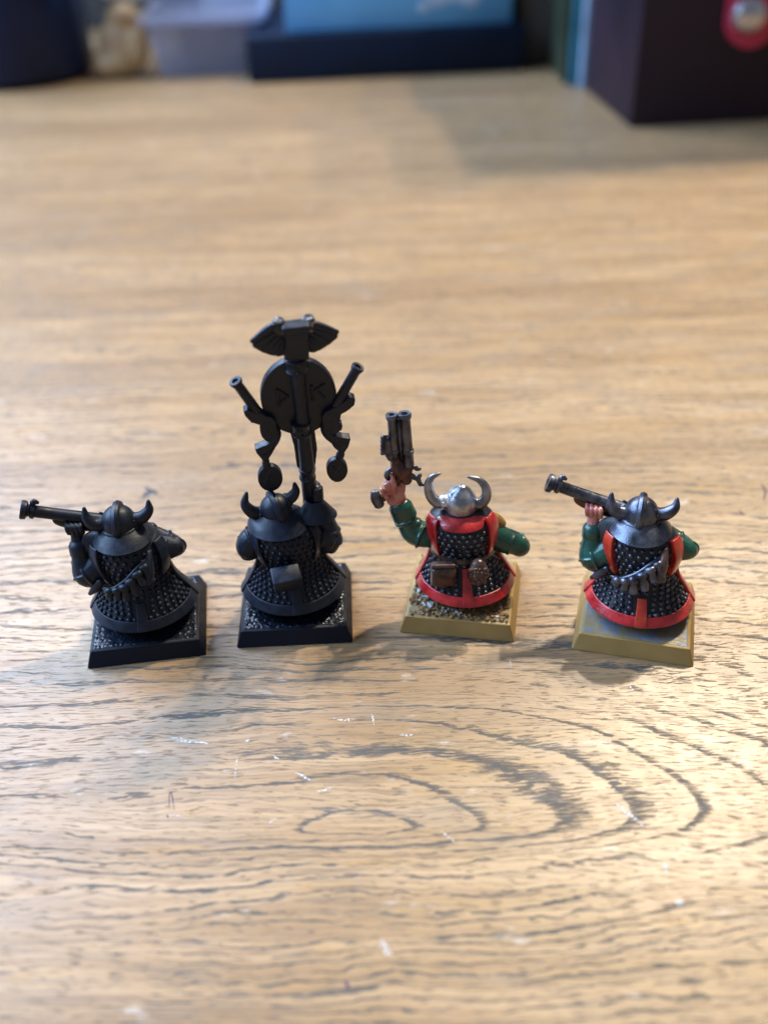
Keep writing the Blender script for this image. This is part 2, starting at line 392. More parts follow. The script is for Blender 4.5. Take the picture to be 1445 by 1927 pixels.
table = struct(build('tabletop', box((0, 420, -15), (1700, 1060, 30), bev=2), wood_material()))

# small scuffs, paint specks and ink marks that lie on the wood
rnd = random.Random(4)
M['scuff'] = paint('scuffed_lacquer', (0.72, 0.68, 0.64), 0.6, var=0.12)
_t = M['scuff'].node_tree; _n = _t.nodes.new('ShaderNodeTexNoise'); _n.inputs['Scale'].default_value = 2600; _n.inputs['Detail'].default_value = 4
_c = _t.nodes.new('ShaderNodeTexCoord'); _t.links.new(_c.outputs['Object'], _n.inputs['Vector']); _r = _t.nodes.new('ShaderNodeMapRange')
_r.inputs[1].default_value = 0.42; _r.inputs[2].default_value = 0.66; _r.inputs[3].default_value = 0.0; _r.inputs[4].default_value = 0.9
_t.links.new(_n.outputs['Fac'], _r.inputs[0]); _t.links.new(_r.outputs[0], _t.nodes['Principled BSDF'].inputs['Alpha'])
M['ink'] = paint('purple_ink', (0.07, 0.025, 0.055), 0.6, var=0.3)
M['blot'] = paint('dark_blot', (0.055, 0.052, 0.055), 0.5, var=0.3)
def mark(name, pts, wd, mat, z=0.05):
    P = [ground(*q) for q in pts]; D = crom(P, max(6, 5 * (len(P) - 1))) if len(P) > 2 else np.array([P[0] + (P[1] - P[0]) * k / 5 for k in range(6)])
    V, F = [], []; n = len(D)
    for i in range(n):
        a = D[max(0, i - 1)]; c = D[min(n - 1, i + 1)]; tdir = c - a; tdir /= np.linalg.norm(tdir) + 1e-9; s = np.array((-tdir[1], tdir[0], 0))
        k = wd * (0.25 + 0.75 * math.sin(math.pi * (i + .35) / (n - .3))) * rnd.uniform(.65, 1.25)
        for q in (-1, 1): V.append(D[i] + s * q * k / 2 + np.array((0, 0, z - D[i][2])))
    F = [(2 * i, 2 * i + 1, 2 * i + 3, 2 * i + 2) for i in range(n - 1)]
    return build(name, (np.array(V), F), mat, table)
for pts, wd in (([(625, 1352), (648, 1356), (672, 1354)], .55), ([(318, 1388), (345, 1394), (392, 1400)], .75), ([(462, 1393), (470, 1396)], .6),
                ([(515, 1422), (524, 1430)], .5), ([(556, 1455), (572, 1463), (586, 1470)], .4), ([(596, 1490), (612, 1487), (624, 1482)], .5),
                ([(447, 1425), (443, 1450), (442, 1475)], .22), ([(504, 1550), (520, 1542)], .45), ([(1158, 1512), (1180, 1530), (1212, 1556)], .8),
                ([(1252, 1622), (1253, 1645)], .5), ([(1275, 1690), (1280, 1708)], 1.0), ([(955, 1250), (965, 1252)], .5), ([(960, 1244), (961, 1257)], .25),
                ([(830, 1565), (855, 1585)], .35), ([(715, 1770), (735, 1800)], .9), ([(290, 1540), (330, 1536), (352, 1543)], .2), ([(700, 1345), (704, 1366)], .35),
                ([(752, 1384), (776, 1384)], .5), ([(1185, 1290), (1190, 1300)], .5), ([(968, 1128), (975, 1120)], .35), ([(982, 1112), (990, 1115)], .5)):
    mark('scuff', pts, wd, M['scuff'])
mark('ink_mark', [(319, 1520), (318, 1500), (322, 1492), (326, 1510), (328, 1526)], .16, M['ink'])
mark('ink_mark', [(315, 1535), (316, 1539)], .3, M['ink'])
mark('ink_mark', [(1432, 910), (1440, 925), (1437, 940)], .5, M['ink'])
mark('ink_mark', [(1390, 960), (1400, 970)], .4, M['ink'])
mark('ink_mark', [(650, 1845), (656, 1862)], .5, M['ink'])
mark('blot', [(268, 938), (282, 925), (296, 930)], 1.6, M['blot'])
mark('blot', [(272, 918), (284, 922)], 1.0, M['blot'])
mark('blot', [(436, 1070), (441, 1072)], .5, M['blot'])
# ------------------------------------------------------------------ the four miniatures
BASES = [(-42.40, 138.02, 0.12), (-16.40, 140.94, 0.02), (13.60, 141.39, -0.19), (43.30, 134.35, -0.28)]
BODY = [0.16, 0.15, -0.02, -0.20]
TOPH, BH = 9.05, 3.02
class Frame:
    def __init__(s, i):
        s.th = BODY[i]; s.c = np.array((BASES[i][0], BASES[i][1], 0.0)); s.n = np.array((-math.sin(s.th), math.cos(s.th), 0))
        s.x = np.array((math.cos(s.th), math.sin(s.th), 0)); s.delta = BASES[i][2] - BODY[i]
    def loc(s, q): q = q - s.c; return np.array((q @ s.x, q @ s.n, q[2]))
    def L(s, u, v, y):
        d = ray(u, v); t = (s.n @ (s.c - ORG) + y) / (s.n @ d); return s.loc(ORG + d * t)
    def P(s, u, v, off=0.0, y0=2.0, sl=-0.25, z0=21.0):      # plane leaning back toward the camera
        d = ray(u, v); t = (y0 + off + sl * (CAMH - z0) - s.n @ (ORG - s.c)) / (s.n @ d - sl * d[2]); return s.loc(ORG + d * t)
def rotz(g, a):
    V, F = g; c, s = math.cos(a), math.sin(a); R = np.array(((c, -s, 0), (s, c, 0), (0, 0, 1))); return V @ R.T, F
DEG = math.pi / 180

def make_base(fr, root, side, top, stip, seed, kind):
    rn = np.random.RandomState(seed)
    def sq(h, r, n=3):
        P = []
        for sx_, sy_, a0 in ((1, 1, 0), (-1, 1, 90), (-1, -1, 180), (1, -1, 270)):
            for k in range(n + 1):
                a = math.radians(a0 + 90 * k / n); P.append((sx_ * (h - r) + r * math.cos(a), sy_ * (h - r) + r * math.sin(a)))
        return P
    def lf(secs):
        V, F = [], []; n = len(secs[0][0])
        for P, z in secs: V += [(x, y, z) for x, y in P]
        for i in range(len(secs) - 1):
            for j in range(n): F.append((i * n + j, i * n + (j + 1) % n, (i + 1) * n + (j + 1) % n, (i + 1) * n + j))
        F.append(tuple(range(n))[::-1]); F.append(tuple((len(secs) - 1) * n + j for j in range(n)))
        return np.array(V, float), F
    g = lf([(sq(9.95, .35), 0.0), (sq(10, .35), 0.12), (sq(TOPH + .05, .3), BH - .12), (sq(TOPH - .12, .3), BH)])
    b = build('base', rotz(g, fr.delta), side, root, sharp=30)
    n = 96; h = TOPH - 0.38; xs = np.linspace(-h, h, n); Z = rn.rand(n, n)
    if kind == 'stipple':
        Z = (Z + np.roll(Z, 1, 0)) / 2; Z = (Z + np.roll(Z, 1, 1)) / 2; Z = stip * np.clip((Z - .35) * 2.4, 0, 1) ** 1.3
    else:
        A = Z
        for _ in range(5): A = (A + np.roll(A, 1, 0) + np.roll(A, 1, 1) + np.roll(A, -1, 0) + np.roll(A, -1, 1)) / 5
        A = (A - A.min()) / (A.max() - A.min()); Z = stip * (0.7 * A + 0.3 * Z)
    edge = np.minimum.outer(np.minimum(np.arange(n), n - 1 - np.arange(n)), np.minimum(np.arange(n), n - 1 - np.arange(n)))
    Z = np.where(edge < 1, -0.05, Z + 0.03)
    jx = (rn.rand(n, n) - .5) * .12; V = np.array([(xs[i] + jx[i, j], xs[j] + jx[j, i], BH + Z[i, j]) for i in range(n) for j in range(n)])
    F = [(i * n + j, (i + 1) * n + j, (i + 1) * n + j + 1, i * n + j + 1) for i in range(n - 1) for j in range(n - 1)]
    build('base_top', rotz((V, F), fr.delta), top, b, sharp=180)
    return b

def make_skirt(root, Mt, rnd, rows, pouch=None, strip=(0.25, 1.0), side=100):
    S = Surf(rows)
    sk = build('mail_skirt', S.solid(), Mt['mail'], root)
    def skip(u, t): return abs(u) < 0.14 and t > strip[0] - .03
    stuff(build('mail_rings', beads(S, (-(side - 13) * DEG, (side - 13) * DEG), np.linspace(0.05, 0.77, 8), 0.47, rnd, skip), Mt['ring'], sk, sharp=180))
    build('hem_trim', S.slab(-(side + 2) * DEG, (side + 2) * DEG, 0.80, 1.0, 0.42, -0.4, nu=48, nv=4, drop=.15), Mt['trim'], sk, remesh=.13, smooth=3)
    for s in (-1, 1):
        build('side_trim', S.slab(s * (side - 13) * DEG, s * (side + 4) * DEG, 0.02, 1.0, 0.75, -0.4, nu=6, nv=16, drop=.3), Mt['trim'], sk, remesh=.13, smooth=3)
    build('centre_trim', S.slab(-0.115, 0.115, strip[0], strip[1] , 0.62, -0.4, nu=4, nv=14, drop=.1), Mt['trim2'], sk, remesh=.13, smooth=3)
    # dark legs, boots and the lump of casting under the hem
    build('underskirt', lathe([(5.2, BH - .05), (5.6, 3.9), (6.2, 5.4), (6.6, 5.9)], (0, 0, 0), seg=32), Mt['boot'], root)
    for s in (-1, 1): build('boot', [ell((s * 3.2, 5.6, 4.1), (2.2, 3.4, 1.4)), ell((s * 3.2, 4.2, 5.2), (1.9, 1.9, 2.0))], Mt['boot'], root, remesh=.25, smooth=3)
    return S, sk

def make_torso(root, Mt, rnd, rows, ring_v, ring_u=48):
    T = Surf(rows)
    ts = build('mail_shirt', T.solid(), Mt['mail'], root)
    stuff(build('mail_rings', beads(T, (-ring_u * DEG, ring_u * DEG), np.linspace(*ring_v), 0.45, rnd), Mt['ring'], ts, sharp=180))
    return T, ts

def make_helmet(root, c, r, Mt, hornL, hornR, rL, rR, tilt=(0, -0.15, 1), ridge=None, knob=False, brim_drop=1.35):
    ax = np.array(tilt, float); ax /= np.linalg.norm(ax); c = np.array(c, float)
    prof = [(0.05, r)] + [(r * math.sin(a), r * math.cos(a)) for a in np.linspace(0.12, math.pi / 2, 14)] + [(r * 1.02, -brim_drop * .6), (r * 1.08, -brim_drop), (r * .6, -brim_drop - .1), (0.05, -brim_drop - .1)]
    h = build('helmet', lathe(prof, c, ax, seg=40), Mt['helmet'], root, sharp=50)
    bandp = [(r * 1.0, -brim_drop + .75), (r * 1.10, -brim_drop + .68), (r * 1.17, -brim_drop + .1), (r * 1.16, -brim_drop - .22), (r * .9, -brim_drop - .22)]
    build('brow_band', lathe(bandp, c, ax, seg=40), Mt['helmet'], h, sharp=60)
    if ridge is not None:
        fwd = np.array(ridge, float); fwd -= (fwd @ ax) * ax; fwd /= np.linalg.norm(fwd); sd = np.cross(ax, fwd)
        P = [c + (ax * math.cos(a) + fwd * math.sin(a)) * (r + .03) for a in np.linspace(-math.pi / 2 - .35, math.pi / 2, 26)]
        build('ridge', tube(P, 0.72, smooth=False, seg=8, flat=(1.0, 0.9), upv=sd), Mt['helmet'], h, sharp=40)
        build('rivet', ell(P[1] - fwd * .32, .26, 10, 6), Mt['helmet'], h)
    if knob: build('crown_knob', [lathe([(.05, r + .95), (.5, r + .85), (.8, r + .4), (1.5, r - .1), (1.9, r - .6), (.05, r - .8)], c, ax, seg=20)], Mt['helmet'], h)
    for P, R in ((hornL, rL), (hornR, rR)):
        P = [np.array(p) for p in P]
        hn = build('horn', tube(P, R, n=22, seg=14), Mt['horn'], h, sharp=180)
        d = P[1] - P[0]; d /= np.linalg.norm(d)
        build('horn_socket', [tube([P[0] - d * .9, P[0] + d * .15], [R[0] * 1.35, R[0] * 1.22], smooth=False, seg=16)] + [ell(P[0] + np.array((0, -R[0] * 1.2, dz)), .22, 8, 6) for dz in (-.6, .5)], Mt['socket'], hn)
    return h

def folded_sleeve(P, R, rnd, nf=5, amp=.22):
    D = crom(np.column_stack([np.array(P, float), np.array(R, float)]), 26); g = [tube(D[:, :3], list(D[:, 3]), smooth=False, seg=18)]
    for k in range(nf):
        i = int(3 + (len(D) - 7) * (k + .5) / nf); t = D[i + 1, :3] - D[i - 1, :3]; t /= np.linalg.norm(t)
        a = np.cross(t, (0, 0, 1)); a /= np.linalg.norm(a) + 1e-9; b = np.cross(t, a); r = D[i, 3] * (1.0 + rnd.uniform(-.02, .03)); ph = rnd.uniform(-.4, .4); a0 = rnd.uniform(0, 6)
        Q = [D[i, :3] + (a * math.cos(w_) + b * math.sin(w_)) * r + t * ph * math.sin(w_ * 2 + a0) for w_ in np.linspace(a0, a0 + 3.6, 14)]
        g.append(tube(Q, [amp * .4] + [amp] * 12 + [amp * .4], smooth=False, seg=8))
    return g

SKIRT = [(13.2, -.2, 0, 5.0, 4.5), (10.6, -.1, 0, 5.7, 5.5), (8.1, 0, 0, 7.2, 7.0), (5.6, 0, 0, 8.85, 8.5)]
TORSO = [(12.0, -.3, 0, 4.5, 4.4), (14.5, -.4, 0, 5.4, 5.1), (17.0, -.6, 0, 5.9, 5.1), (19.3, -.9, .2, 5.3, 4.2), (21.0, -1.3, .3, 2.6, 2.5)]
COLLAR = [(21.7, -1.4, .2, 2.7, 2.7), (20.7, -1.35, .1, 4.0, 4.2), (19.6, -1.3, 0, 4.9, 5.5)]

def rifleman(i, Mt, label, base_kind, seed):
    fr = Frame(i); pf = Frame(3); L = pf.L; rnd = random.Random(seed)
    root = thing('miniature_figure', label, 'miniature', fr.c, fr.th)
    make_base(fr, root, Mt['base'], Mt['base_top'], *base_kind)
    make_skirt(root, Mt, rnd, SKIRT, strip=(0.45, 1.0))
    T, ts = make_torso(root, Mt, rnd, TORSO, (0.37, 0.97, 7), 52)
    H = np.array((-1.5, 0, 22.75))
    # one continuous body under the clothes: head, neck, arms, hands
    wristL = np.array((-8.9, 1.0, 18.9)); elbL = np.array((-8.1, -.3, 13.2)); handL = np.array((-8.8, 2.0, 20.9))
    body = [ell(H + (0, .6, -.9), (2.2, 2.5, 2.4)), tube([(-.8, .3, 14), (-1.2, .4, 21)], [3.2, 2.0], smooth=False), tube([(-4, 0, 16.5), elbL, wristL, handL], [1.5, 1.4, 1.1, 1.0]), tube([(3.5, .2, 16.6), (6.4, .4, 16.0), (5.6, 2.4, 15.9), (3.2, 3.9, 17.3)], [1.3, 1.0, .9, .9]),
            ell(handL + (0, -.3, -.2), (1.35, 1.0, 1.5)), ell((3.0, 3.9, 17.8), (1.1, 1.0, 1.1))]
    for k in range(4):
        x = handL[0] - 1.15 + k * .72; body.append(tube([(x, 1.0, 20.9 - .1 * k), (x - .12, .75, 21.9), (x - .2, 1.6, 22.6 - .12 * k)], [.46, .44, .36], seg=8))
    body.append(tube([handL + (.9, .2, -.4), handL + (1.5, .9, .5), handL + (1.3, 1.7, 1.3)], [.45, .42, .34], seg=8))
    build('body', body, Mt['skin'], root, remesh=.1, smooth=1)
    build('beard', [ell((-1.5, 3.2, 18.6), (2.6, 1.6, 3.6)), ell((-1.5, 3.9, 16), (1.9, 1.3, 2.8))], Mt['beard'], root, remesh=.25, smooth=2)
    # sleeves
    sl = build('sleeve', folded_sleeve([(-4.6, 0, 16.2), (-7.3, -.5, 13.9), (-8.4, -.4, 13.6), (-8.75, .3, 16.4), (-8.85, .8, 18.2)], [2.2, 2.55, 2.45, 1.75, 1.5], rnd) + [ell((-7.7, -.5, 12.9), (2.2, 2.2, 2.3))], Mt['sleeve'], root, remesh=.14, smooth=3)
    build('cuff', tube([(-8.8, .55, 17.0), (-8.88, .8, 18.5)], [1.82, 1.72], smooth=False, seg=20), Mt['sleeve'], sl, sharp=60)
    build('sleeve', folded_sleeve([(3.2, .1, 16.6), (5.6, .1, 16.2), (6.9, .3, 16.0), (5.8, 2.4, 15.8), (3.6, 3.6, 17.0)], [2.3, 2.2, 1.6, 1.5, 1.2], rnd), Mt['sleeve'], root, remesh=.14, smooth=3)
    # arm-hole bands
    for s in (-1, 1):
        build('shoulder_strap', T.slab(s * 50 * DEG, s * 74 * DEG, 0.26, 0.93 if s < 0 else 0.86, 0.95, -.3, nu=5, nv=16), Mt['trim2'], ts, remesh=.13, smooth=3)
    # collar and scarf
    C = Surf(COLLAR)
    build('collar', C.slab(-125 * DEG, 118 * DEG, 0.0, 1.0, 0.28, -.35, nu=44, nv=10), Mt['collar'], root, sharp=45)
    sc_ = []
    for k in range(5):
        o = np.array((-.62 * k, .22 * k - .2, -.12 * k)); sc_.append(tube([np.array((-3.7, .2, 21.2)) + o * .5, np.array((-5.3, -.1, 20.5)) + o * .75, np.array((-6.0, -.5, 18.9)) + o * .8, np.array((-6.1, -.7, 17.2)) + o], [.52, .56, .5, .36], seg=10))
    build('scarf', sc_, Mt['cloth'], root, remesh=.09, smooth=1)
    # helmet
    make_helmet(root, H, 2.8, Mt, [L(1181, 966, 0), L(1160, 962, -.2), L(1150, 947, -.2), L(1151, 928, 0)], [L(1236, 968, 0), L(1254, 966, -.2), L(1270, 955, -.2), L(1274.5, 938, 0)], [1.15, 1.12, .82, .28], [1.1, 1.1, .82, .28], tilt=(0.0, -.05, 1), ridge=(0.12, 1, 0))
    # rifle: muzzle to the left, butt against the far shoulder
    mz = np.array((-16.9, 2.5, 25.75)); bt = np.array((3.6, 2.6, 18.9)); ax = (bt - mz) / np.linalg.norm(bt - mz); upv = np.array((0, 0, 1)) - ax[2] * ax; upv /= np.linalg.norm(upv)
    at_ = lambda s, o=0, y=0: mz + ax * s + upv * o + np.array((0, y, 0))
    rf = build('rifle_barrel', [lathe([(.6, .35), (.75, -.02), (1.5, 0), (1.62, .25), (1.55, .9), (1.05, 1.15), (1.0, 1.45), (1.28, 1.6), (1.32, 2.1), (1.02, 2.35), (1.0, 5.0), (1.08, 9.0), (1.15, 15), (.05, 15.2)], mz, ax, seg=20), tube([at_(1.75, 1.1), at_(1.85, 1.85), at_(2.6, 1.75)], [.42, .5, .28], seg=8)], Mt['gun'], root, sharp=50)
    build('rifle_stock', [tube([at_(5.4, -.75), at_(6.3, -1.2), at_(9, -1.4), at_(13, -1.3), at_(16, -1.0), at_(19, -1.6), at_(21, -2.0)], [.5, .85, 1.0, 1.05, 1.1, 1.3, 1.5], seg=14, flat=(1.1, .8))], Mt['stock'], rf, sharp=180)
    build('rifle_lock', [box(at_(11.5, .4, -1.2), (2.6, .7, 1.4), rot=basis(upv, ax), bev=.15), tube([at_(12.5, .8, -1.2), at_(13.1, 1.8, -1.1), at_(12.4, 2.2, -1.1)], [.3, .32, .2], seg=8)], Mt['gun'], rf)
    # bandolier of powder flasks across the small of the back
    bd = build('bandolier', tube([L(1264, 1040, -2.5), L(1248, 1050, -4.4), L(1226, 1065, -5.7), L(1200, 1082, -6.2), L(1172, 1091, -6.2), L(1150, 1086, -5.0)], [.5, .6, .65, .65, .6, .45], seg=10, flat=(1.3, .7)), Mt['strap'], root, sharp=180)
    fl = [((1164, 1088, -6.2), (1158, 1104, -6.9), .85), ((1178, 1089, -6.5), (1174, 1112, -7.3), .95), ((1193, 1086, -6.6), (1191, 1118, -7.6), 1.0), ((1207, 1078, -6.5), (1214, 1112, -7.6), .98), ((1222, 1068, -6.1), (1231, 1096, -7.2), .95), ((1236, 1058, -5.4), (1245, 1082, -6.4), .85)]
    for k, (a, b, r) in enumerate(fl):
        a, b = L(*a), L(*b); d = (b - a) / np.linalg.norm(b - a); bl = np.linalg.norm(b - a)
        f_ = build('powder_flask', lathe([(.05, -.2), (r * .9, -.1), (r * 1.1, .25), (r * 1.12, .7), (r * .75, .95), (r * .78, bl * .75), (r * .6, bl), (.05, bl + .12)], a, d, seg=14), Mt['flask'], bd, sharp=60)
    a, b = L(1251, 1036, -3.7), L(1239, 1087, -6.1)
    ho = build('holster', [tube([a, (a + b) / 2 + (.1, -.35, 0), b], [.75, 1.1, 1.15], seg=14, flat=(1.0, .8))], Mt['leather'], root, sharp=180)
    build('holster_tip', [ell(b + (0, -.1, -.1), (1.2, 1.0, .75))], Mt['flask'], ho)
    build('dagger', [tube([L(1112, 1088, -2.6), L(1128, 1080, -3.2), L(1142, 1071, -3.6)], [.35, .75, .6], seg=8, flat=(1, .6))], Mt['gun'], root, sharp=180)
    return root

def mats(**k):
    d = {n: M['black'] for n in ('mail', 'ring', 'trim', 'trim2', 'boot', 'helmet', 'horn', 'socket', 'skin', 'beard', 'sleeve', 'collar', 'cloth', 'gun', 'stock', 'strap', 'flask', 'leather')}
    d['base'] = M['black_base']; d['base_top'] = M['black_grit']; d.update(k); return d
BLACK = mats()
PAINTED = mats(mail=M['mail'], ring=M['ring'], trim=M['red'], trim2=M['red_orange'], helmet=M['dark_steel'], horn=M['gun'], socket=M['dark_steel'], skin=M['skin'], beard=M['gold'], sleeve=M['green'],
               collar=M['dark_steel'], cloth=M['grey_cloth'], gun=M['gun'], stock=M['wood_paint'], strap=M['dark_steel'], flask=M['gun'], leather=M['leather'], base=M['ochre'], base_top=M['ochre_top'])

rifleman(0, BLACK, 'unpainted black miniature rifleman aiming a long gun on a black base', (0.16, 11, 'stipple'), 1)
r4 = rifleman(3, PAINTED, 'painted miniature rifleman with red trim on an ochre base smeared grey', (0.10, 14, 'smooth'), 1)

# ---- pistol figure (red collar)
def pistoleer(i=2):
    Mt = dict(PAINTED); Mt['trim2'] = M['red']; Mt['helmet'] = M['steel']; Mt['horn'] = M['horn']; Mt['socket'] = M['steel']; Mt['base_top'] = M['ochre_sand']
    fr = Frame(i); L = fr.L; rnd = random.Random(7)
    root = thing('miniature_figure', 'painted miniature with curved horns raising a double pistol on a sandy ochre base', 'miniature', fr.c, fr.th)
    b = make_base(fr, root, Mt['base'], Mt['base_top'], 0.22, 13, 'smooth')
    # sand and pale flock stuck round the figure
    gr, fk = [], []
    for k in range(1500):
        x, y = rnd.uniform(-8.6, 8.6), rnd.uniform(-8.6, 8.6)
        dens = 0.5 + 0.5 * math.sin(x * 1.1 + 1) * math.cos(y * .9)
        if rnd.random() > .25 + .75 * dens: continue
        V, F = bead((0, 0, 0), rnd.uniform(.16, .44)); V = V * np.array([rnd.uniform(.7, 1.2) for _ in range(3)]) + np.array([[rnd.uniform(-.07, .07) for _ in range(3)] for _ in range(len(V))])
        (fk if rnd.random() < .03 else gr).append(rotz((V + np.array((x, y, BH + .15 + rnd.uniform(0, .22))), F), fr.delta))
    for _ in range(40):
        cx, cy = rnd.choice(((-6.6, -4.2), (-2.2, -7.2), (-.2, -7.6), (-5.2, -6.2))); V, F = bead((0, 0, 0), rnd.uniform(.15, .3))
        fk.append(rotz((V + np.array((cx + rnd.gauss(0, .5), cy + rnd.gauss(0, .35), BH + .5)), F), fr.delta))
    stuff(build('sand', gr, M['grit'], b, sharp=20)); stuff(build('flock', fk, M['fleck'], b, sharp=20))
    S, sk = make_skirt(root, Mt, rnd, [(12.8, -.1, 0, 5.0, 4.6), (10.4, .1, 0, 5.8, 5.6), (8.0, .3, 0, 7.0, 7.0), (5.5, .45, 0, 8.4, 8.4)], strip=(0.2, 1.0))
    T, ts = make_torso(root, Mt, rnd, [(12.0, -.1, 0, 4.7, 4.5), (14.5, -.2, 0, 5.4, 5.1), (17.0, -.3, 0, 5.7, 5.1), (19.2, -.5, .2, 5.3, 4.3), (20.9, -.6, .3, 2.6, 2.5)], (0.42, 0.98, 7), 50)
    for s in (-1, 1):
        build('shoulder_strap', T.slab(s * 48 * DEG, s * 80 * DEG, 0.20, 0.97, 0.62, -.3, nu=8, nv=18, fu=(lambda q: (0.20, 0.97 - (.22 * abs(q - .35)))) if s > 0 else None), Mt['trim2'], ts, remesh=.13, smooth=3)
    C = Surf([(19.9, -.6, .2, 3.1, 3.0), (19.2, -.55, .1, 4.3, 4.2), (18.2, -.4, 0, 5.2, 4.9)])
    build('collar', C.slab(-78 * DEG, 78 * DEG, 0, 1, .5, -.3, nu=40, nv=10, fu=lambda q: (0, .52 + .36 * min(1, max(0, (.5 - abs(q - .5)) - .14) / .12))), Mt['trim2'], root, remesh=.13, smooth=2)
    Hc = np.array((-.6, -.2, 21.85))
    # continuous body: head, neck, arms, raised hand
    y = 0.2; wrist = L(750, 946, y); palm = L(747, 927, y)
    body = [ell(Hc + (0, .7, -1), (2.2, 2.5, 2.4)), tube([(-.3, .3, 14), (-.6, .4, 21)], [3.2, 2.0], smooth=False), tube([(-4.5, 0, 16), L(775, 998, 0), wrist], [1.6, 1.4, 1.25]), tube([(4, 0, 16), L(972, 1024, .3), (6.5, 3, 13)], [1.5, 1.3, 1.0]),
            ell(palm, (1.35, 1.05, 1.75)), ell(L(742, 941, y), (1.35, 1.0, 1.2)), ell(L(752, 936, y), (1.1, .95, 1.5)), ell((6.2, 3.2, 12.9), (1.1, 1.1, 1.0))]
    for (a, k, t_), r in ((((744, 926), (740, 907), (738, 892)), .48), (((740, 925), (734, 911), (729, 905)), .47), (((734, 928), (727, 915), (722, 910)), .45), (((728, 937), (720, 924), (716, 918)), .42)):
        body.append(tube([L(*a, y - .75), L(*k, y - 1.1), L(*t_, y - .35)], [r, r * 1.02, r * .82], seg=8))
    body.append(tube([L(756, 926, y - .3), L(758, 910, y + .2), L(752, 899, y + .5)], [.6, .52, .42], seg=8))
    build('body', body, Mt['skin'], root, remesh=.09, smooth=1)
    sl = build('sleeve', folded_sleeve([L(758, 963, y), L(768, 985, 0), L(783, 1003, -.2), L(815, 1005, 0), (-3.6, 0, 16)], [1.75, 1.95, 2.25, 2.3, 2.3], rnd, 6, .3), Mt['sleeve'], root, remesh=.14, smooth=3)
    build('cuff', [tube([L(753, 952, y), L(762, 972, y)], [2.08, 2.2], smooth=False, seg=22, flat=(1, .85))], Mt['sleeve'], sl, remesh=.14, smooth=3)
    build('sleeve', folded_sleeve([(3.8, 0, 15.6), L(945, 1015, 0), L(968, 1022, 0), L(978, 1028, .3), (7.2, 2.8, 12.8)], [2.2, 2.3, 2.1, 1.75, 1.3], rnd, 4, .2), Mt['sleeve'], root, remesh=.14, smooth=3)
    build('beard', [tube([(2.0, .6, 19.2), L(912, 975, .6), L(932, 981, .6), L(945, 986, .9)], [1.3, 1.5, 1.45, .9], seg=12), tube([(-2.5, .8, 19), (-4.6, 1.0, 18.2), (-6, 1.2, 17.2)], [1.2, 1.2, .8], seg=12), ell((-.5, 3.6, 18.2), (2.9, 1.6, 3.6)), ell((-.5, 4.2, 15), (2, 1.4, 3))], Mt['beard'], root, remesh=.16, smooth=2)
    make_helmet(root, Hc, 2.75, Mt, [L(833, 944, -.3), L(822, 945, -.5), L(810, 932, -.4), L(806, 912, -.2), L(813, 898, 0), L(828, 891, .2)], [L(889, 946, -.3), L(903, 948, -.5), L(914, 936, -.4), L(914, 918, -.2), L(901, 903, 0), L(880, 897, .2)],
                [1.05, 1.02, .92, .76, .56, .24], [1.05, 1.02, .92, .76, .56, .24], tilt=(.03, -.2, 1), knob=True, brim_drop=2.05)
    # belt pouches
    bt = build('belt', Surf([(13.1, -.1, 0, 5.25, 4.9), (12.3, -.1, 0, 5.3, 5.0)]).slab(-85 * DEG, 85 * DEG, 0, 1, .45, -.3, nu=30, nv=3), Mt['leather'], root, sharp=50)
    def pouch(c, w_, h_, d_, n):
        R = basis((0, -.45, 1.0)); g = [box(c, (w_, d_, h_), rot=R, bev=.7)]
        return g
    p1 = build('pouch', pouch(L(834, 1080, -6.5), 4.3, 5.6, 2.7, 0), Mt['leather'], bt, remesh=.14, smooth=4)
    q = L(834, 1070, -7.6); build('pouch_flap', [box(q, (4.2, .7, 2.6), rot=basis((0, -.5, 1)), bev=.3), tube([q + (-1.6, -.3, -1.1), q + (0, -.5, -1.7), q + (1.7, -.3, -.9)], [.3, .36, .3], seg=8)], Mt['leather'], p1, remesh=.13, smooth=2)
    c2 = L(900, 1078, -6.9); p2 = build('pouch', [ell(c2, (1.75, 1.3, 2.3)), ell(c2 + (0, .3, 1.4), (1.3, 1.2, 1.2))], Mt['leather'], bt, remesh=.14, smooth=2)
    st_ = []
    for k in range(42):
        a, z = rnd.uniform(-1.2, 1.2), rnd.uniform(-.9, .75); n = np.array((math.cos(z) * math.sin(a), -math.cos(z) * math.cos(a), math.sin(z))); st_.append(bead(c2 + n * np.array((1.75, 1.3, 2.3)), rnd.uniform(.18, .3)))
    stuff(build('pouch_studs', st_, M['leather_hi'], p2, sharp=180))
    # twin-barrelled pistol
    g = lambda u, v, o=0: L(u, v, y + o)
    def brl(a, b_, r, mid):
        a, b_ = g(*a), g(*b_); d = b_ - a; l = np.linalg.norm(d); d /= l; m_ = mid * l
        return lathe([(r * .55, .5), (r * .62, .05), (r * 1.12, 0), (r * 1.26, .15), (r * 1.26, .75), (r * 1.05, 1.0), (r, 1.1), (r * 1.03, m_ - .35), (r * 1.2, m_ - .25), (r * 1.2, m_ + .25), (r * 1.06, m_ + .4), (r * 1.08, l - .1), (.05, l)], a, d, seg=18)
    pb = build('pistol_barrel', brl((736.8, 779), (744, 872), .80, .73), Mt['gun'], root, sharp=45)
    build('pistol_barrel', brl((761, 777), (769, 876), .88, .72), Mt['gun'], root, sharp=45)
    build('barrel_rib', [tube([g(750, 792, .3), g(756, 868, .3)], .55, smooth=False, seg=8)], Mt['gun'], pb)
    lk = [tube([g(727, 826), g(729, 842), g(737, 862)], [.95, 1.0, .8], seg=10)] + [tube([g(719, 824 + k * 7.2, -.5), g(722.5, 823 + k * 7.2, -.9)], .42, smooth=False, seg=8) for k in range(5)]
    build('pistol_lock', lk, Mt['gun'], pb, remesh=.12, smooth=1)
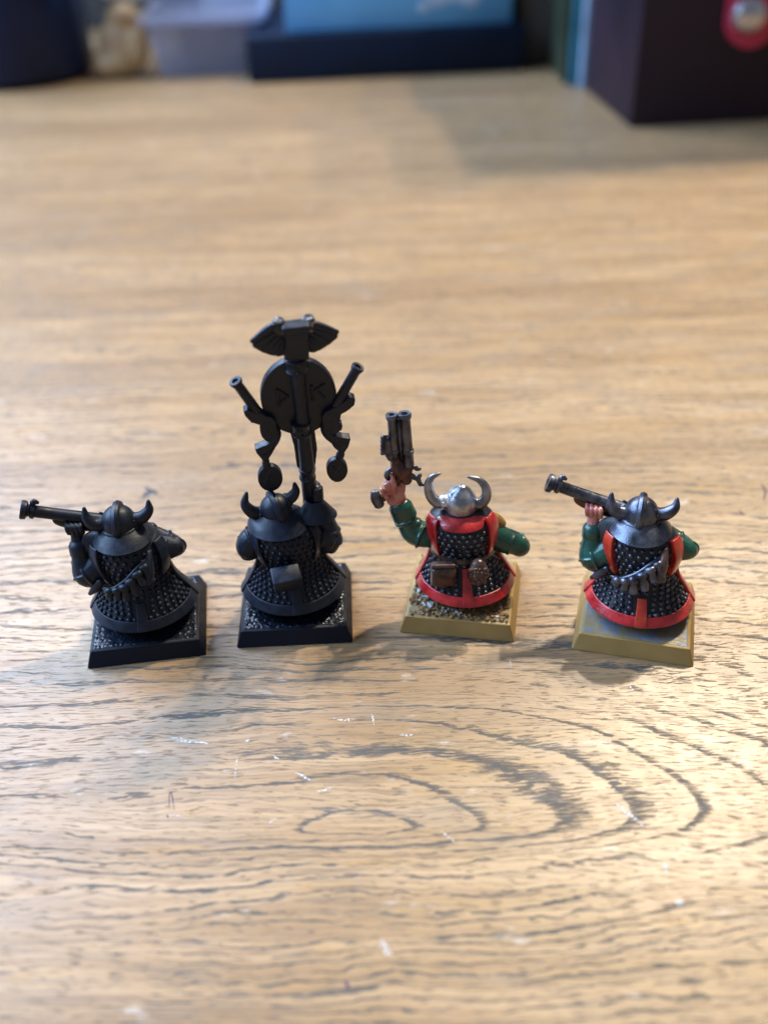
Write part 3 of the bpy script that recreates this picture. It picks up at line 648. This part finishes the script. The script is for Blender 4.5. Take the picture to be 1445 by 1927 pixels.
    build('pistol_stock', [ell(g(744, 865, -.3), (.85, .9, .85)), tube([g(746, 870, -.2), g(752, 884, -.2), g(760, 893, -.2)], [1.1, 1.35, 1.2], seg=12), ell(g(764, 884, -.3), (1.15, 1.0, 1.0)), ell(g(765, 903, -.4), (.95, .9, .9)), tube([g(752, 890), g(735, 925, .4), g(716, 940, .3)], [1.0, .8, .7], seg=10)], Mt['stock'], pb, remesh=.12, smooth=1)
    build('hammer', [tube([g(772, 880), g(779, 879), g(785, 882), g(791, 882)], [.5, .42, .42, .28], seg=8)], Mt['gun'], pb, sharp=180)
    build('hammer', [tube([g(771, 893), g(779, 898), g(786, 901), g(789, 908), g(791, 913)], [.55, .5, .5, .42, .35], seg=8), tube([g(786, 900), g(789, 896), g(791, 892)], [.42, .42, .3], seg=8), tube([g(789, 911), g(799, 912.5)], [.35, .3], smooth=False, seg=8)], Mt['gun'], pb, remesh=.1, smooth=1)
    build('trigger_guard', [tube([g(737, 882, -.2), g(730, 888, -.3), g(728, 896, -.3), g(733, 903, -.3)], [.45, .5, .5, .4], seg=8)], Mt['gun'], pb, sharp=180)
    build('pommel_cap', [tube([g(705.5, 926), g(708, 938), g(714, 951)], [.62, .85, .78], seg=12, flat=(1, 1.2))], Mt['gun'], pb, sharp=180)
    return root
M['leather_hi'] = paint('worn_leather_paint', (0.22, 0.12, 0.08), 0.3, c2=(0.08, 0.04, 0.03), scale=700)
pistoleer()

# ---- standard bearer (all black)
def bearer(i=1):
    Mt = BLACK; fr = Frame(i); L = fr.L; P = fr.P; rnd = random.Random(5); blk = M['black']
    root = thing('miniature_figure', 'unpainted black miniature holding a tall winged standard with a round disc', 'miniature', fr.c, fr.th)
    make_base(fr, root, Mt['base'], Mt['base_top'], 0.30, 12, 'stipple')
    S, sk = make_skirt(root, Mt, rnd, SKIRT, strip=(0.3, 1.0))
    T, ts = make_torso(root, Mt, rnd, TORSO, (0.37, 0.97, 7), 50)
    Hc = np.array((-1.75, -.1, 22.1))
    hand = L(594, 925, 1.0)
    build('body', [ell(Hc + (0, .6, -.9), (2.2, 2.5, 2.4)), tube([(-.8, .3, 14), (-1.4, .4, 21)], [3.2, 2.0], smooth=False), tube([(-4, 0, 17), (-7.2, .4, 14.2), (-4, 4, 13)], [1.5, 1.4, 1.0]), tube([(3.5, 0, 16.5), L(628, 1020, .3), L(606, 975, .5), hand], [1.5, 1.4, 1.2, 1.0]), ell(hand, (1.3, 1.3, 1.5)), ell((-4, 4, 13), (1.1, 1.1, 1))]
          + [tube([hand + (.9, -.2, .9 - .6 * k), hand + (.7, -1.1, .95 - .6 * k), hand + (-.4, -1.4, .9 - .6 * k)], [.4, .42, .34], seg=8) for k in range(4)] + [tube([hand + (.6, .6, .9), hand + (-.2, 1.0, 1.5), hand + (-.9, .3, 1.7)], [.45, .4, .32], seg=8)], blk, root, remesh=.14, smooth=2)
    build('beard', [ell((-1.6, 3.2, 18.4), (2.6, 1.6, 3.6)), ell((-1.6, 3.9, 15.5), (1.9, 1.3, 2.8))], blk, root, remesh=.25, smooth=2)
    build('sleeve', folded_sleeve([(-4.2, 0, 17.4), (-6.4, -.2, 16.4), (-7.0, .2, 14.6), (-5.6, 2.6, 13.2), (-4, 4, 13)], [2.3, 2.3, 2.2, 1.6, 1.2], rnd), blk, root, remesh=.14, smooth=3)
    build('sleeve', folded_sleeve([(3.4, 0, 16.4), L(606, 1010, -.3), L(622, 1018, .2), L(612, 985, .6), L(600, 950, .9)], [2.3, 2.35, 2.2, 1.9, 1.4], rnd), blk, root, remesh=.14, smooth=3)
    for s in (-1, 1):
        build('shoulder_strap', T.slab(s * 48 * DEG, s * 70 * DEG, 0.26, 0.97, .6, -.3, nu=5, nv=16), blk, ts, remesh=.13, smooth=3)
    C = Surf([(21.6, -1.7, .2, 2.7, 2.7), (20.4, -1.7, .1, 4.3, 4.3), (19.2, -1.5, 0, 5.1, 5.6)])
    build('collar', C.slab(-125 * DEG, 118 * DEG, 0, 1, .28, -.35, nu=44, nv=10), blk, root, sharp=45)
    f0 = L(592, 950, .2); CF = Surf([(f0[2] + .9, f0[0] - .1, .4, 1.2, 1.2), (f0[2] - .6, f0[0] + .1, .1, 2.2, 2.1), (19.7, f0[0] + .1, -.1, 3.4, 2.9)])
    build('shoulder_cape', CF.slab(-130 * DEG, 130 * DEG, 0, 1, .25, -.4, nu=40, nv=8), blk, root, sharp=45)
    make_helmet(root, Hc, 2.75, Mt, [L(490, 966, 0), L(474, 963, -.2), L(461, 948, -.2), L(464, 927, 0)], [L(541, 940, 0), L(550, 934, -.2), L(556, 923, -.2), L(554, 909, 0)], [1.1, 1.1, .8, .28], [1.0, 1.0, .75, .28], tilt=(-.12, -.12, 1), ridge=(-.25, 1, 0))
    p0 = L(539, 1090, -7.4); bx = build('box_pouch', box(p0, (4.6, 3.0, 3.6), rot=basis((.05, -.5, 1)) @ Matrix.Rotation(.1, 3, 'Z'), bev=.3), blk, root, sharp=50)
    build('pouch_lid', box(p0 + (0, -.75, 1.5), (4.9, 3.2, .8), rot=basis((.05, -.5, 1)) @ Matrix.Rotation(.1, 3, 'Z'), bev=.25), blk, bx, sharp=50)
    # the standard: everything hangs on one leaning pole
    k2 = lambda x, yv, off=0: P(420 + .2076 * x, 580 + .2076 * yv, off)
    n = np.array((0, 1, .25)); n /= np.linalg.norm(n)
    pole = build('standard_pole', [tube([L(580, 985, .6), P(584, 950), P(580, 900), P(573, 830), P(566, 760), P(556, 668)], [1.25, 1.3, 1.25, 1.15, 1.1, 1.15], seg=18)], blk, root, sharp=180)
    for (a, b_, r) in (((760, 1440), (765, 1540), 1.42), ((700, 1020), (712, 1130), 1.58), ((655, 440), (668, 555), 1.7)):
        A, B_ = k2(*a), k2(*b_); d = B_ - A; l = np.linalg.norm(d); d /= l
        rg = build('pole_ferrule', [lathe([(.05, 0), (r * .85, 0), (r, .15), (r, .55), (r * .9, .75), (r * .9, l - .4), (r, l - .25), (r * .95, l), (.05, l)], A, d, seg=24), ell(A + d * l * .75 - n * r, .28, 10, 6)], blk, pole, sharp=50)
    # wide leaf-shaped back plate behind the lower pole
    build('leaf_plate', [prism([k2(x, yv, .9) for x, yv in ((600, 1100), (640, 1240), (665, 1420), (700, 1470), (800, 1470), (835, 1400), (850, 1260), (830, 1110), (760, 1060), (660, 1060))], n, .9)], blk, pole, remesh=.15, smooth=3)
    dc = [k2(680 + 345 * math.cos(t), 782 + 338 * math.sin(t), .9) for t in np.linspace(0, 2 * math.pi, 64, endpoint=False)]
    disc = build('standard_disc', [prism(dc, n, 1.3)], blk, pole, remesh=.15, smooth=3)
    bar = lambda A, B_: tube([k2(*A, .2), k2(*B_, .2)], .27, smooth=False, seg=8)
    build('rune_mark', [bar((488, 735), (503, 880)), bar((488, 735), (582, 798)), bar((582, 798), (503, 880))], blk, disc, sharp=60)
    build('rune_mark', [bar((802, 700), (812, 830)), bar((912, 688), (810, 760)), bar((838, 742), (915, 812))], blk, disc, sharp=60)
    # winged crest
    cr = build('crest_block', [prism([k2(x, yv) for x, yv in ((545, 430), (560, 300), (555, 200), (560, 150), (750, 125), (765, 200), (770, 300), (772, 430))], n, 2.2), box(k2(655, 175, -.9), (4.0, 1.8, 1.4), rot=basis(n * -.3 + np.array((0, 0, 1))), bev=.2)], blk, pole, remesh=.14, smooth=2)
    for pts, fe, cap in (([(480, 150), (400, 185), (258, 300), (266, 328), (350, 378), (420, 402), (500, 416), (548, 404), (570, 220)], [((520, 190), (300, 315)), ((525, 230), (360, 365)), ((535, 270), (430, 392)), ((548, 300), (500, 405))], (505, 148)),
                         ([(820, 140), (930, 178), (1036, 215), (1030, 246), (960, 305), (880, 355), (815, 382), (772, 376), (750, 220)], [((800, 180), (1005, 235)), ((795, 220), (950, 300)), ((785, 260), (880, 345)), ((775, 295), (815, 372))], (775, 122))):
        wg = build('wing', [prism([k2(*q) for q in pts], n, 1.1)] + [tube([k2(*a, -.45), k2(*b_, -.45)], [.42, .3], smooth=False, seg=8) for a, b_ in fe] + [tube([k2(*pts[0], -.3), k2(*pts[1], -.3), k2(*pts[2], -.3)], [.6, .55, .35], seg=8)], blk, cr, sharp=35)
        c = k2(*cap); build('crest_peg', lathe([(.05, .9), (.75, .85), (.95, .5), (.95, -1.1), (.05, -1.2)], c, (0, -.25, 1), seg=18), M['black_worn'], wg, sharp=50)
    # crossed pistols
    def pist(mz, br, lock, grip, butt, tail):
        m_, b_ = k2(*mz, .2), k2(*br, .2); d = b_ - m_; l = np.linalg.norm(d); d /= l
        g = [lathe([(.45, .4), (.55, .05), (.95, 0), (1.05, .2), (.92, .7), (.78, 1.0), (.80, l), (.05, l + .1)], m_, d, seg=18)]
        pp = build('pistol_barrel', g, blk, pole, sharp=50)
        build('pistol_lock', [prism([k2(*q, .1) for q in lock], n, 1.5)], blk, pp, remesh=.13, smooth=2)
        build('pistol_grip', [tube([k2(*q) for q in grip], [.9, .95, .95, 1.0, 1.15], seg=12, flat=(1, .8)), prism([k2(*q) for q in butt], n, 1.5)], blk, pp, remesh=.13, smooth=2)
        build('tassel_token', [tube([k2(*q, .1) for q in tail[0]], tail[1], seg=10), prism([k2(tail[2][0] + tail[2][2] * math.cos(t), tail[2][1] + tail[2][2] * (1 + .12 * max(0, math.sin(t)) * tail[3]) * math.sin(t), .1) for t in np.linspace(0, 2 * math.pi, 32, endpoint=False)], n, 1.1)]
              + [tube([k2(*a, -.45), k2(*c_, -.45)], .22, smooth=False, seg=6) for a, c_ in tail[4]], blk, pp, remesh=.12, smooth=1)
    pist((105, 655), (345, 985), [(215, 890), (180, 915), (195, 950), (250, 1010), (330, 1030), (330, 1090), (345, 1140), (380, 1175), (420, 1190), (480, 1130), (480, 1010), (440, 965), (380, 950), (340, 920), (300, 930)],
         [(400, 1010), (450, 1080), (478, 1150), (440, 1230), (370, 1285)], [(400, 1210), (285, 1255), (300, 1290), (370, 1372), (410, 1340), (470, 1240)],
         ([(385, 1360), (390, 1420), (410, 1480)], [.55, .7, .6], (425, 1528, 112), 0, [((385, 1590), (425, 1470)), ((425, 1470), (465, 1590)), ((400, 1545), (450, 1545))]))
    pist((1225, 525), (1020, 880), [(1145, 780), (1192, 800), (1185, 850), (1120, 905), (1065, 935), (1050, 1010), (1078, 1040), (1070, 1075), (1015, 1115), (960, 1110), (900, 1060), (890, 960), (920, 915), (1010, 870), (1050, 850)],
         [(965, 1000), (930, 1075), (950, 1140), (1010, 1190), (1080, 1220)], [(1010, 1130), (1075, 1150), (1150, 1158), (1130, 1230), (1080, 1302), (1000, 1240), (950, 1160)],
         ([(1075, 1290), (1060, 1330), (1045, 1370)], [.5, .75, .55], (1030, 1450, 96), 1, [((1000, 1420), (1060, 1480)), ((1060, 1420), (1010, 1490))]))
    return root
M['black_worn'] = paint('black_worn_tip', (0.011, 0.012, 0.015), 0.42, var=0.2, fleck=((0.55, 0.56, 0.58), 0.53, 900))
bearer()
# ------------------------------------------------------------------ things standing at the back of the table
def at(u, v): return ground(u, v)
M['navy'] = paint('navy_glaze', (0.004, 0.009, 0.036), 0.4, spec=0.25, var=0.2, scale=30, bump=0.02)
M['beige'] = paint('beige_paper', (0.62, 0.48, 0.28), 0.7, c2=(0.34, 0.21, 0.11), scale=35, bump=0.1, bscale=200)
M['whitep'] = paint('white_paper', (0.62, 0.64, 0.68), 0.6, var=0.1, scale=60)
M['greyp'] = paint('grey_paper', (0.20, 0.22, 0.30), 0.6, var=0.3, scale=60)
M['case_black'] = paint('black_card', (0.003, 0.009, 0.026), 0.65, spec=0.2, var=0.15, scale=40, bump=0.03)
M['blue'] = paint('sky_blue_print', (0.13, 0.40, 0.66), 0.45, c2=(0.08, 0.29, 0.56), scale=16, bump=0.02)
M['cloud'] = paint('pale_print', (0.42, 0.52, 0.66), 0.5, var=0.1, scale=60)
M['maroon'] = paint('maroon_leatherette', (0.020, 0.006, 0.014), 0.55, spec=0.3, c2=(0.010, 0.005, 0.011), scale=25, bump=0.05, bscale=500)
M['redstrap'] = paint('red_strap', (0.45, 0.02, 0.06), 0.5, var=0.1, scale=60)
M['snap'] = paint('chrome_snap', (0.55, 0.56, 0.6), 0.25, metal=0.9, var=0.2, scale=150)
M['teal'] = paint('teal_card', (0.02, 0.13, 0.17), 0.5, var=0.2, scale=50)
M['olive'] = paint('olive_card', (0.02, 0.028, 0.014), 0.5, var=0.2, scale=50)
M['pale'] = paint('pale_blue_card', (0.30, 0.42, 0.58), 0.5, var=0.2, scale=50)
M['darkbit'] = paint('dark_tools', (0.012, 0.02, 0.05), 0.5, var=0.3, scale=60)
M['wall'] = paint('dim_wall', (0.018, 0.016, 0.016), 0.9, var=0.2, scale=8)
m_, t_, b_ = nt('cloudy_plastic'); b_.inputs['Base Color'].default_value = (0.40, 0.43, 0.58, 1); b_.inputs['Roughness'].default_value = 0.35
b_.inputs['Transmission Weight'].default_value = 0.35; b_.inputs['Alpha'].default_value = 0.5; M['tub'] = m_
struct(build('back_wall', box((0, 980, 300), (1900, 20, 700), bev=0), M['wall']))

# dark blue mug at the left edge
c = np.array((-201, 630, 0)); R = 43
mug = thing('mug', 'dark navy blue round mug beside a beige paper packet', 'mug', c)
prof = [(0.1, 0), (R - 6, 0), (R - 1, 3), (R, 8), (R, 88), (R - 1, 90), (R - 3.5, 90), (R - 4.5, 88), (R - 4.5, 9), (R - 8, 6), (0.1, 6)]
build('cup', lathe(prof, (0, 0, 0), seg=64), M['navy'], mug)
build('handle', tube([(-R + 1, 5, 72), (-R - 20, 8, 70), (-R - 26, 9, 46), (-R - 18, 8, 24), (-R + 1, 5, 20)], 5.0, n=30), M['navy'], mug)

# beige packet
q = at(222, 150); pk = thing('paper_packet', 'crumpled beige paper packet with a white top beside the mug', 'packet', (q[0] + 3, q[1] + 12, 0))
rnd = random.Random(2)
pl = [ell((0, 0, 15), (14, 11, 16)), ell((4, 1, 27), (12, 9, 13)), ell((-6, -2, 8), (13, 11, 8)), ell((9, -3, 17), (7, 8, 12)), ell((5, -5, 32), (7, 6, 6))]
build('paper_body', pl, M['beige'], pk, remesh=1.2, smooth=4)
build('folded_top', [ell((9, 3, 44), (13, 8, 6)), ell((-1, 4, 46), (9, 7, 7))], M['whitep'], pk, remesh=1.2, smooth=3)

# cloudy plastic tub
a, b2 = at(300, 146), at(475, 140); W2 = b2[0] - a[0]
tub = thing('plastic_tub', 'cloudy grey plastic tub with a lipped rim holding dark tools', 'tub', ((a[0] + b2[0]) / 2, a[1] + 36, 0), math.radians(1))
def rrect(hx, hy, r, n=6):
    P = []
    for sx_, sy_, a0 in ((1, 1, 0), (-1, 1, 90), (-1, -1, 180), (1, -1, 270)):
        for k in range(n + 1):
            an = math.radians(a0 + 90 * k / n); P.append((sx_ * (hx - r) + r * math.cos(an), sy_ * (hy - r) + r * math.sin(an)))
    return P
def loft(secs):
    V, F = [], []; n = len(secs[0][0])
    for P, z in secs: V += [(x, y, z) for x, y in P]
    for i in range(len(secs) - 1):
        for j in range(n): F.append((i * n + j, i * n + (j + 1) % n, (i + 1) * n + (j + 1) % n, (i + 1) * n + j))
    F.append(tuple(range(n))[::-1]); F.append(tuple((len(secs) - 1) * n + j for j in range(n)))
    return np.array(V, float), F
hx, hy = W2 / 2, 34
build('tub_wall', loft([(rrect(hx, hy, 6), 0), (rrect(hx + 5, hy + 4, 7), 27), (rrect(hx + 3.6, hy + 2.6, 6), 27), (rrect(hx - 1.4, hy - 1.4, 5), 1.6)]), M['tub'], tub)
build('tub_rim', loft([(rrect(hx + 5.1, hy + 4.1, 7), 27.1), (rrect(hx + 9, hy + 8, 8), 28), (rrect(hx + 9, hy + 8, 8), 31.5), (rrect(hx + 4, hy + 3, 6), 31.5), (rrect(hx + 3.7, hy + 2.7, 6), 27.1)]), M['tub'], tub)
tc_ = Vector(((a[0] + b2[0]) / 2, a[1] + 36, 1.7)) * MM
for nm, g_, mt, lab, ct in (('tool_block', box((0, -14, 9), (20, 26, 17), bev=1.5), 'darkbit', 'dark blue square block inside the cloudy plastic tub', 'block'),
                            ('tool_roll', tube([(14, -22, 6), (26, -6, 12)], 5, smooth=False), 'darkbit', 'dark blue rounded tool roll inside the cloudy plastic tub', 'tool roll'),
                            ('paper_stack', box((4, 18, 11), (48, 18, 22), bev=1), 'greyp', 'grey paper stack inside the cloudy plastic tub', 'paper')):
    o = build(nm, g_, M[mt]); o.location = tc_; tag(o, lab, ct)
wb = build('white_carton', box((0, 0, 32), (42, 30, 64), bev=1.5), M['whitep'], None); wb.location = Vector(((a[0] + b2[0]) / 2 + 10, a[1] + 112, 0)) * MM
tag(wb, 'small pale white carton standing behind the cloudy plastic tub', 'carton')

# flat black case with a blue box on it
a, b2 = at(470, 157), at(985, 133); W2 = b2[0] - a[0]; rz = math.atan2(b2[1] - a[1], W2)
cs = build('flat_case', [box((W2 / 2, 55, 11.5), (W2, 110, 23), bev=1)], M['case_black']); cs.location = Vector((a[0], a[1], 0)) * MM; cs.rotation_euler.z = rz
tag(cs, 'flat black box lying under the sky blue box', 'box')
bb = thing('picture_box', 'sky blue box with pale cloud print lying on a flat black box', 'box', (a[0], a[1], 23.1), rz)
wB = 122
build('box_body', box((22 + wB / 2, 55, 19), (wB, 96, 38), bev=1), M['blue'], bb)
for k, (x, z, r) in enumerate(((104, 14, 5.5), (112, 17, 7), (121, 13, 5), (96, 10, 3.5), (128, 19, 4))):
    build('cloud_print', lathe([(0.05, 0), (r * .8, 0), (r, .15), (r * .8, .3), (.05, .3)], (x, 6.95, z), axis=(0, -1, 0), seg=20, sy=.7), M['cloud'], bb)

# upright cards and the maroon box at the right
q = at(1185, 240); mb = thing('storage_box', 'tall dark maroon box with a red snap strap on its front', 'box', (q[0], q[1], 0), math.radians(4))
HB = 250
build('box_body', box((65, 40, HB / 2), (130, 80, HB), bev=1.2), M['maroon'], mb)
def inplane(u, v, yoff):
    o = np.array((q[0], q[1], 0)); th = math.radians(4); n = np.array((-math.sin(th), math.cos(th), 0)); d = ray(u, v)
    t = (n @ (o + n * yoff - ORG)) / (n @ d); p = ORG + d * t - o
    return np.array((p[0] * math.cos(th) + p[1] * math.sin(th), -p[0] * math.sin(th) + p[1] * math.cos(th), p[2]))
sb = inplane(1408, 90, -2.0); sn = inplane(1410, 27, -3.5); wS = 11.6
zc = sb[2] + wS
P = [(sb[0] + wS * math.cos(t), -1.4, zc + wS * math.sin(t)) for t in np.linspace(math.pi, 2 * math.pi, 24)] + [(sb[0] + wS, -1.4, HB), (sb[0] - wS, -1.4, HB)]
st = build('strap', prism(P, (0, 1, 0), 2.6), M['redstrap'], mb)
build('snap_button', lathe([(0.05, 4.6), (3.2, 4.5), (6.2, 3.2), (7.2, 1.2), (7.4, 0), (0.05, 0)], (sn[0], -2.7, sn[2]), axis=(0, -1, 0), seg=32), M['snap'], st)
q2 = at(1118, 168); px0 = q2[0] - 1.5
for k, (nm, w_, h_, mt, lab) in enumerate((('card', 3.2, 250, 'pale', 'pale blue upright card leaning against the maroon box side'), ('card', 3.6, 250, 'teal', 'teal upright card beside the pale blue card'), ('card', 2.6, 240, 'olive', 'olive green upright card beside the teal card'))):
    px0 -= w_ + .4
    o = build('card', box((0, 30, h_ / 2), (w_, 60, h_), bev=.4), M[mt]); o.location = Vector((px0, q2[1] + (3, 8, 14)[k], 0)) * MM
    tag(o, lab, 'card')

# dark chest, added to fill the shaded gaps behind the clutter
M['chest'] = paint('dark_gap_fill', (0.05, 0.044, 0.043), 0.6, var=0.25, scale=20, bump=0.05, bscale=200)
ch = thing('added_chest', 'long dark chest added to fill the shaded gaps behind the tub and the blue box', 'chest', (-60, 790, 0))
build('chest_body', box((0, 40, 70), (520, 80, 140), bev=2), M['chest'], ch)
build('chest_lid', box((0, 40, 148), (528, 88, 15), bev=2), M['chest'], ch)
dk = build('added_carton', box((0, 30, 60), (34, 60, 120), bev=1.5), M['chest']); q = at(1030, 122); dk.location = Vector((q[0], q[1], 0)) * MM  # carton added to stand in for the shade in this gap
tag(dk, 'narrow dark carton added to fill the shaded gap between the flat black box and the upright cards', 'carton')
